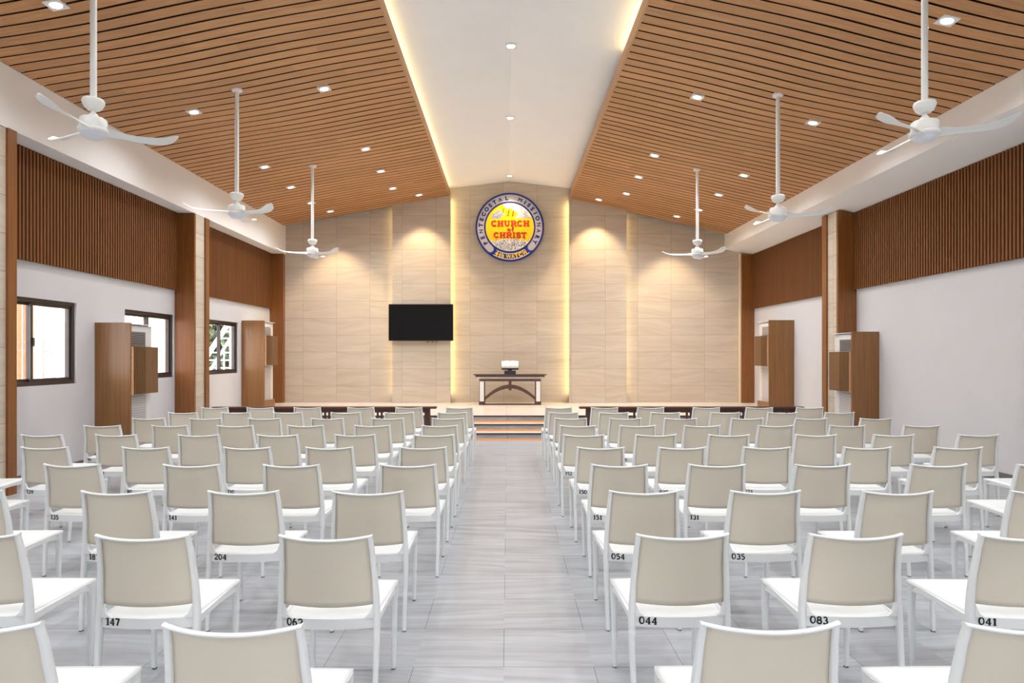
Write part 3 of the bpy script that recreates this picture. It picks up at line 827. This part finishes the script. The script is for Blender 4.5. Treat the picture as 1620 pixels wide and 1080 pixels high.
for x, y, s in ((484, 332, .8), (552, 372, 1.0), (615, 375, .95)):
    poly('red_bolt', [bolt(x, y, s)], M['e_red'], -.0378)
crowd = [(.606*math.cos(math.radians(a)), .606*math.sin(math.radians(a))) for a in range(213, 328, 4)]
top = []
for i in range(29):
    px = 825-500*i/28; top.append(q(px, 752-30*math.sin(PI*i/28)+(14 if i % 2 else -12)))
crowd = crowd+top
poly('white_crowd', [crowd], M['e_white'])
D1, D2 = [], []
for _ in range(520):
    p = q(rnd.uniform(330, 825), rnd.uniform(715, 885))
    if math.hypot(*p) < .59 and inside(p, crowd):
        (D1 if rnd.random() < .6 else D2).append(dash(p, rnd.uniform(.015, .05), rnd.uniform(.5, 2.6), .0075))
poly('ink_hatching', D1, M['e_ink'], -.0370); poly('slate_hatching', D2, M['e_slate'], -.0403)
for mat, dx, dz, yy, th in (('e_rust', .012, -.014, -.0365, .0), ('e_red', 0, 0, -.042, .0)):
    m = MB(); pl = lambda a, b, o: (a+dx, yy-o*.5, b+dz)
    for txt, xa, xb, za, zb in (('CHURCH', 318, 838, 545, 470), ('CHRIST', 350, 800, 702, 630)):
        (X0, Z0), (X1, Z1) = q(xa, za), q(xb, zb); hh = Z1-Z0
        wd = (X1-X0)/text_width(txt, hh, .06); strokes(m, txt, X0, Z0, hh, .2, pl, 0, .06, wd)
    (X0, Z0), (X1, Z1) = q(535, 612), q(625, 562); strokes(m, 'of', X0, Z0, Z1-Z0, .2, pl, 0, .1, (X1-X0)/text_width('of', Z1-Z0, .1))
    m.build('red_lettering' if mat == 'e_red' else 'lettering_shadow', M[mat], em)

# ------------------------------------------------------------------ altar table and book
tb = empty('altar_table', (.06, 16.15, H3)); tag(tb, 'dark wood altar table with white legs and an arch, centred on the stage', 'table')
T = .74; fy, by = -.25, .25
MB().box(-.89, .89, fy-.03, by+.03, T-.02, T).box(-.84, .84, fy-.01, by+.01, T-.06, T-.02).build('tabletop', M['tablewood'], tb, bevel=.003)
MB().box(-.80, .80, fy+.03, by-.03, T-.11, T-.06).build('spacer', M['legwhite'], tb)
MB().box(-.745, .745, fy, by, T-.165, T-.11).build('apron', M['tablewood'], tb)
for s in (-1, 1):
    for y in (fy, by-.1):
        x0, x1 = sorted((s*.745, s*.62))
        l = MB().box(x0, x1, y, y+.1, .085, T-.165).build('leg', M['tablewood'], tb)
        MB().box(x0+.012, x1-.012, y-.006, y+.094, .088, T-.168).build('leg_panel', M['legwhite'], l)
        MB().box(x0-.008, x1+.008, y-.008, y+.108, 0, .085).build('foot', M['tablewood'], l)
arc1 = [(.63*math.cos(PI*i/28), .15+.34*math.sin(PI*i/28)**.9) for i in range(29)]
def arch(y0, y1):
    m = MB(); n = 28; rings = []
    for i in range(n+1):
        u = -1+2*i/n; zo = .18+.315*(1-abs(u)**1.9); zi = .10+.30*(1-abs(u)**1.9); x = u*.625
        rings.append([(x, y0, zi), (x, y1, zi), (x, y1, zo), (x, y0, zo)])
    return m.loft(rings, smooth=False)
arch(fy+.02, fy+.06).build('arch', M['tablewood'], tb)
MB().box(-.035, .035, fy+.01, fy+.08, .355, T-.165).build('king_post', M['tablewood'], tb)
MB().box(-.64, .64, fy+.03, fy+.07, .0, .03).build('floor_strip', M['tablewood'], tb)  # low dark strip between the legs, at stage level
bs = empty('book_stand', (.06, 16.1, H3+T)); tag(bs, 'small dark stand on the altar table holding the open book', 'book stand')
MB().box(-.14, .14, -.09, .09, 0, .09).build('base', M['e_ink'], bs, bevel=.006)
MB().box(-.05, .05, -.03, .03, .09, .125).build('neck', M['cover'], bs)
ROTB = Matrix.Rotation(math.radians(58), 4, 'X')
ld = MB().box(-.205, .205, -.01, .17, 0, .015).box(-.205, .205, -.03, -.01, 0, .05).build('ledge', M['cover'], bs); ld.location = (0, -.03, .135); ld.rotation_euler = (math.radians(58), 0, 0)
bk = empty('open_book', (.06, 16.1, H3+T+.135)); tag(bk, 'open book with white pages standing on the altar table', 'book')
bk.rotation_euler = (math.radians(58), 0, 0); bk.location = (.06, 16.07, H3+T+.135)
MB().box(-.215, .215, -.008, .205, .016, .021).build('cover', M['cover'], bk)
for s in (-1, 1):
    rings = []
    for i in range(11):
        t = i/10; x = s*.208*t; z = .021+.028*math.sin(PI*min(1, t*1.0)**.6)*.8+.006
        rings.append([(x, -.004, .021), (x, .2, .021), (x, .2, z), (x, -.004, z)])
    MB().loft(rings).build('pages', M['paper'], bk)

# ------------------------------------------------------------------ communion rails
def rail(x0, x1, endx, label):
    o = empty('communion_rail', ((x0+x1)/2, 12.15, 0)); tag(o, label, 'railing', 'wooden rails in front of the stage')
    L = (x1-x0)/2; zt = .645
    MB().box(-L, L, -.09, .09, zt-.035, zt).build('cap', M['railwood'], o, bevel=.004)
    e = .12
    MB().box(-L+e, L-e, -.025, .025, zt-.11, zt-.035).build('apron', M['railwood'], o)
    MB().box(-L+e, L-e, -.025, .025, .10, .15).build('bottom_rail', M['railwood'], o)
    for s in (-1, 1):
        xx = s*(L-e-.05)
        MB().loft([rr(xx, 0, 0, .13, .09, .1), rr(xx, 0, zt-.035, .10, .07, .1)], smooth=False).build('post', M['railwood'], o)
        MB().box(xx-s*.12-.02, xx-s*.12+.02, -.02, .02, .15, zt-.11).build('baluster', M['railwood'], o)
    n = 4; span = 2*L-2*e
    for k in range(1, n):
        xc = -L+e+span*k/n
        for d in (-.075, 0, .075):
            MB().box(xc+d-.018, xc+d+.018, -.018, .018, .15, zt-.11).build('baluster', M['railwood'], o)
rail(-5.43, -1.31, 1, 'long dark wooden rail in front of the stage, left of the steps')
rail(1.325, 5.45, -1, 'long dark wooden rail in front of the stage, right of the steps')

# ------------------------------------------------------------------ air conditioner cabinets
def ac_unit(xw, s, y0, y1, z0, h, depth, low, dark, label, lab2):
    """wood housing against a side wall (s = direction into the room), with the air conditioner inside it"""
    o = empty('wooden_cabinet', (xw, (y0+y1)/2, z0)); tag(o, label, 'cabinet', 'wooden air conditioner cabinets')
    hw = (y1-y0)/2
    def bx(name, a, b, ya, yb, za, zb, mat, par=o, bev=0):
        p, q_ = sorted((s*a, s*b)); return MB().box(p, q_, ya, yb, za, zb).build(name, mat, par, bevel=bev)
    bx('side_panel', .005, depth, -hw, -hw+.035, 0, h, M['cabinet'])
    bx('top_panel', .005, depth-.06, -hw+.035, hw+.1, h-.02, h-.008, M['acwhite'])
    bx('back_panel', .005, .025, -hw+.035, hw, 0, h-.025, M['cabinet'])
    d = bx('front_box', depth-.06, depth+.035, -hw+.035, hw+.02, h*.49, h*.83, M['flute'])
    fl = MB()
    for k in range(9):
        y = -hw+.05+k*.034; a, b = sorted((s*(depth+.035), s*(depth+.045))); fl.box(a, b, y, y+.02, h*.49+.004, h*.83-.004)
    fl.build('fluting', M['flute'], d)
    bx('box_edge', depth-.06, depth+.034, -hw+.018, -hw+.0345, h*.49, h*.83, M['fascia'], d)
    if low: bx('kick_panel', depth-.06, depth-.02, -hw+.035, hw, 0, .17, M['cabinet'])
    a = empty('air_conditioner', (xw, (y0+y1)/2+.02, z0)); tag(a, lab2, 'air conditioner', 'standing air conditioners inside wooden cabinets')
    dd = depth-.075; ah = h-.05; aw = hw-.02
    bx('body', .04, dd-.02, -aw+.03, aw+.08, .01, ah+.02, M['acwhite'], a, .01)
    bx('front_panel', dd-.02, dd, -aw+.04, aw-.11, h*.83+.01, ah-.02, M['acwhite'], a)
    bx('outlet', dd, dd+.004, -aw+.06, aw-.15, h*.84, ah-.075, M['acdark'] if dark else M['acgrille'], a)
    lv = MB(); n = 8
    for k in range(n):
        z = h*.845+(ah-.09-h*.845)*k/(n-1)
        p, q_ = sorted((s*(dd+.004), s*(dd+.016))); lv.box(p, q_, -aw+.06, aw-.15, z, z+.007)
    lv.build('louvres', M['acgrille'], a)
    bx('intake_grille', dd-.02, dd-.002, -aw+.04, aw-.12, .06, h*.47, M['acgrille'], a)
    gm = MB(); n = 26
    for k in range(n):
        z = .07+(h*.47-.09)*k/(n-1); p, q_ = sorted((s*(dd-.002), s*(dd+.003))); gm.box(p, q_, -aw+.045, aw-.125, z, z+.006)
    gm.build('intake_louvres', M['acwhite'], a)
ac_unit(WL, 1, 9.58, 10.26, 0, 2.07, .52, False, True, 'wooden cabinet on the floor between the two windows of the left wall', 'white air conditioner with dark louvres inside the cabinet between the left windows')
ac_unit(WL, 1, 14.86, 15.6, H3, 1.99, .52, True, False, 'wooden cabinet standing on the stage by the left wall', 'white air conditioner in the cabinet on the left end of the stage')
ac_unit(WR, -1, 11.05, 11.75, 0, 1.99, .46, False, True, 'wooden cabinet on the floor by the column of the right wall', 'white air conditioner with dark louvres in the cabinet at the right column')
ac_unit(WR, -1, 14.33, 15.05, H3, 1.97, .55, True, False, 'wooden cabinet standing on the stage by the right wall', 'white air conditioner in the cabinet on the right end of the stage')

# ------------------------------------------------------------------ outside the windows
struct(MB().box(-40, WL-.2, -12, 40, -.4, -.25).build('ground_outside', M['o_ground']))
bd = empty('neighbouring_building', (-14, 22, -.25)); tag(bd, 'sunlit pale building seen through the middle window', 'building')
MB().box(-1, 0, -14, 5.8, 0, 7).build('wall', M['o_wall'], bd)
for y in (-3.2, -1.2, 1.5, 4.2):
    MB().box(0, .12, y, y+.35, 0, 7).build('pilaster', M['o_cream'], bd)
for y in (-2.2, .4, 3.0):
    for z in (.9, 3.2): MB().box(0, .04, y, y+.55, z, z+1.5).build('window', M['o_pane'], bd)
pc = empty('terracotta_pillar', (-7.35, 9.62, -.25)); tag(pc, 'terracotta painted pillar outside the window nearest the camera', 'pillar')
MB().box(-.3, .3, -.16, .16, 0, 4.5).build('shaft', M['o_orange'], pc); MB().box(-.36, .36, -.2, .2, 0, .3).build('plinth', M['o_orange'], pc)
st = empty('outdoor_staircase', (-8.2, 20.2, -.25)); tag(st, 'white steel staircase with railing outside the window beside the stage', 'staircase')
def bar(m, a, b, w):
    m.tube([a, b], w, 6)
m = MB()
for x in (-1.0, .0):
    bar(m, (x, -2.4, .2), (x, 2.2, 3.4), .08)
m.build('stringer', M['o_steel'], st)
m = MB()
for k in range(14): m.box(-1.0, 0, -2.3+k*.33, -2.02+k*.33, .3+k*.23, .33+k*.23)
m.build('treads', M['o_steel'], st)
m = MB(); bar(m, (.03, -2.4, 1.25), (.03, 2.2, 4.45), .04)
for k in range(10): bar(m, (.03, -2.2+k*.47, .35+k*.327), (.03, -2.2+k*.47, 1.4+k*.327), .025)
m.build('handrail', M['o_steel'], st)
for y in (-2.6, 2.4): MB().box(-.1, .1, y-.1, y+.1, 0, 5).build('post', M['o_steel'], st)
def tree(x, y, hgt, rad, label, seed):
    o = empty('garden_tree', (x, y, -.25)); tag(o, label, 'tree')
    MB().tube([(0, 0, 0), (.05, .05, hgt*.5), (0, 0, hgt*.8)], [.16, .12, .05], 8).build('trunk', M['o_bark'], o)
    r = random.Random(seed); m = MB()
    for _ in range(2200):
        d = Vector((r.gauss(0, 1), r.gauss(0, 1), r.gauss(0, 1))).normalized()*rad*r.uniform(.55, 1.0)
        c = Vector((0, 0, hgt*.62))+Vector((d.x, d.y, d.z*1.15)); s_ = r.uniform(.15, .32)
        a = Vector((r.gauss(0, 1), r.gauss(0, 1), r.gauss(0, 1))).normalized(); b = a.orthogonal().normalized()
        m.add([c-a*s_, c+b*s_*.5, c+a*s_, c-b*s_*.5], [(0, 1, 2, 3)])
    m.build('crown', M['o_leaf'], o)
tree(-13.3, 30.8, 5.2, 2.0, 'grey-green tree beyond the outdoor staircase', 3)

# ------------------------------------------------------------------ light
w = bpy.data.worlds.new('sky'); sc.world = w; w.use_nodes = True
bg = w.node_tree.nodes['Background']; bg.inputs[0].default_value = (.92, .96, 1, 1); bg.inputs[1].default_value = 6.5
sun = bpy.data.lights.new('sun', 'SUN'); sun.energy = 3.0; sun.angle = .02; sun.color = (1, .95, .88)
so = bpy.data.objects.new('sun', sun); COL.objects.link(so); so.rotation_euler = (math.radians(38), math.radians(22), math.radians(0))

# ------------------------------------------------------------------ camera
cam = bpy.data.cameras.new('camera'); co = bpy.data.objects.new('camera', cam); COL.objects.link(co)
co.location = (0, 0, EYE); co.rotation_euler = (PI/2, 0, 0)
cam.sensor_width = 36; cam.lens = F_/1620*36
cam.shift_x = (810-PX)/1620; cam.shift_y = (PY-540)/1620
cam.clip_start = .05; cam.clip_end = 200
sc.camera = co
vs = sc.view_settings; vs.view_transform = 'Standard'; vs.look = 'None'; vs.gamma = 1; vs.exposure = .27; vs.use_curve_mapping = False
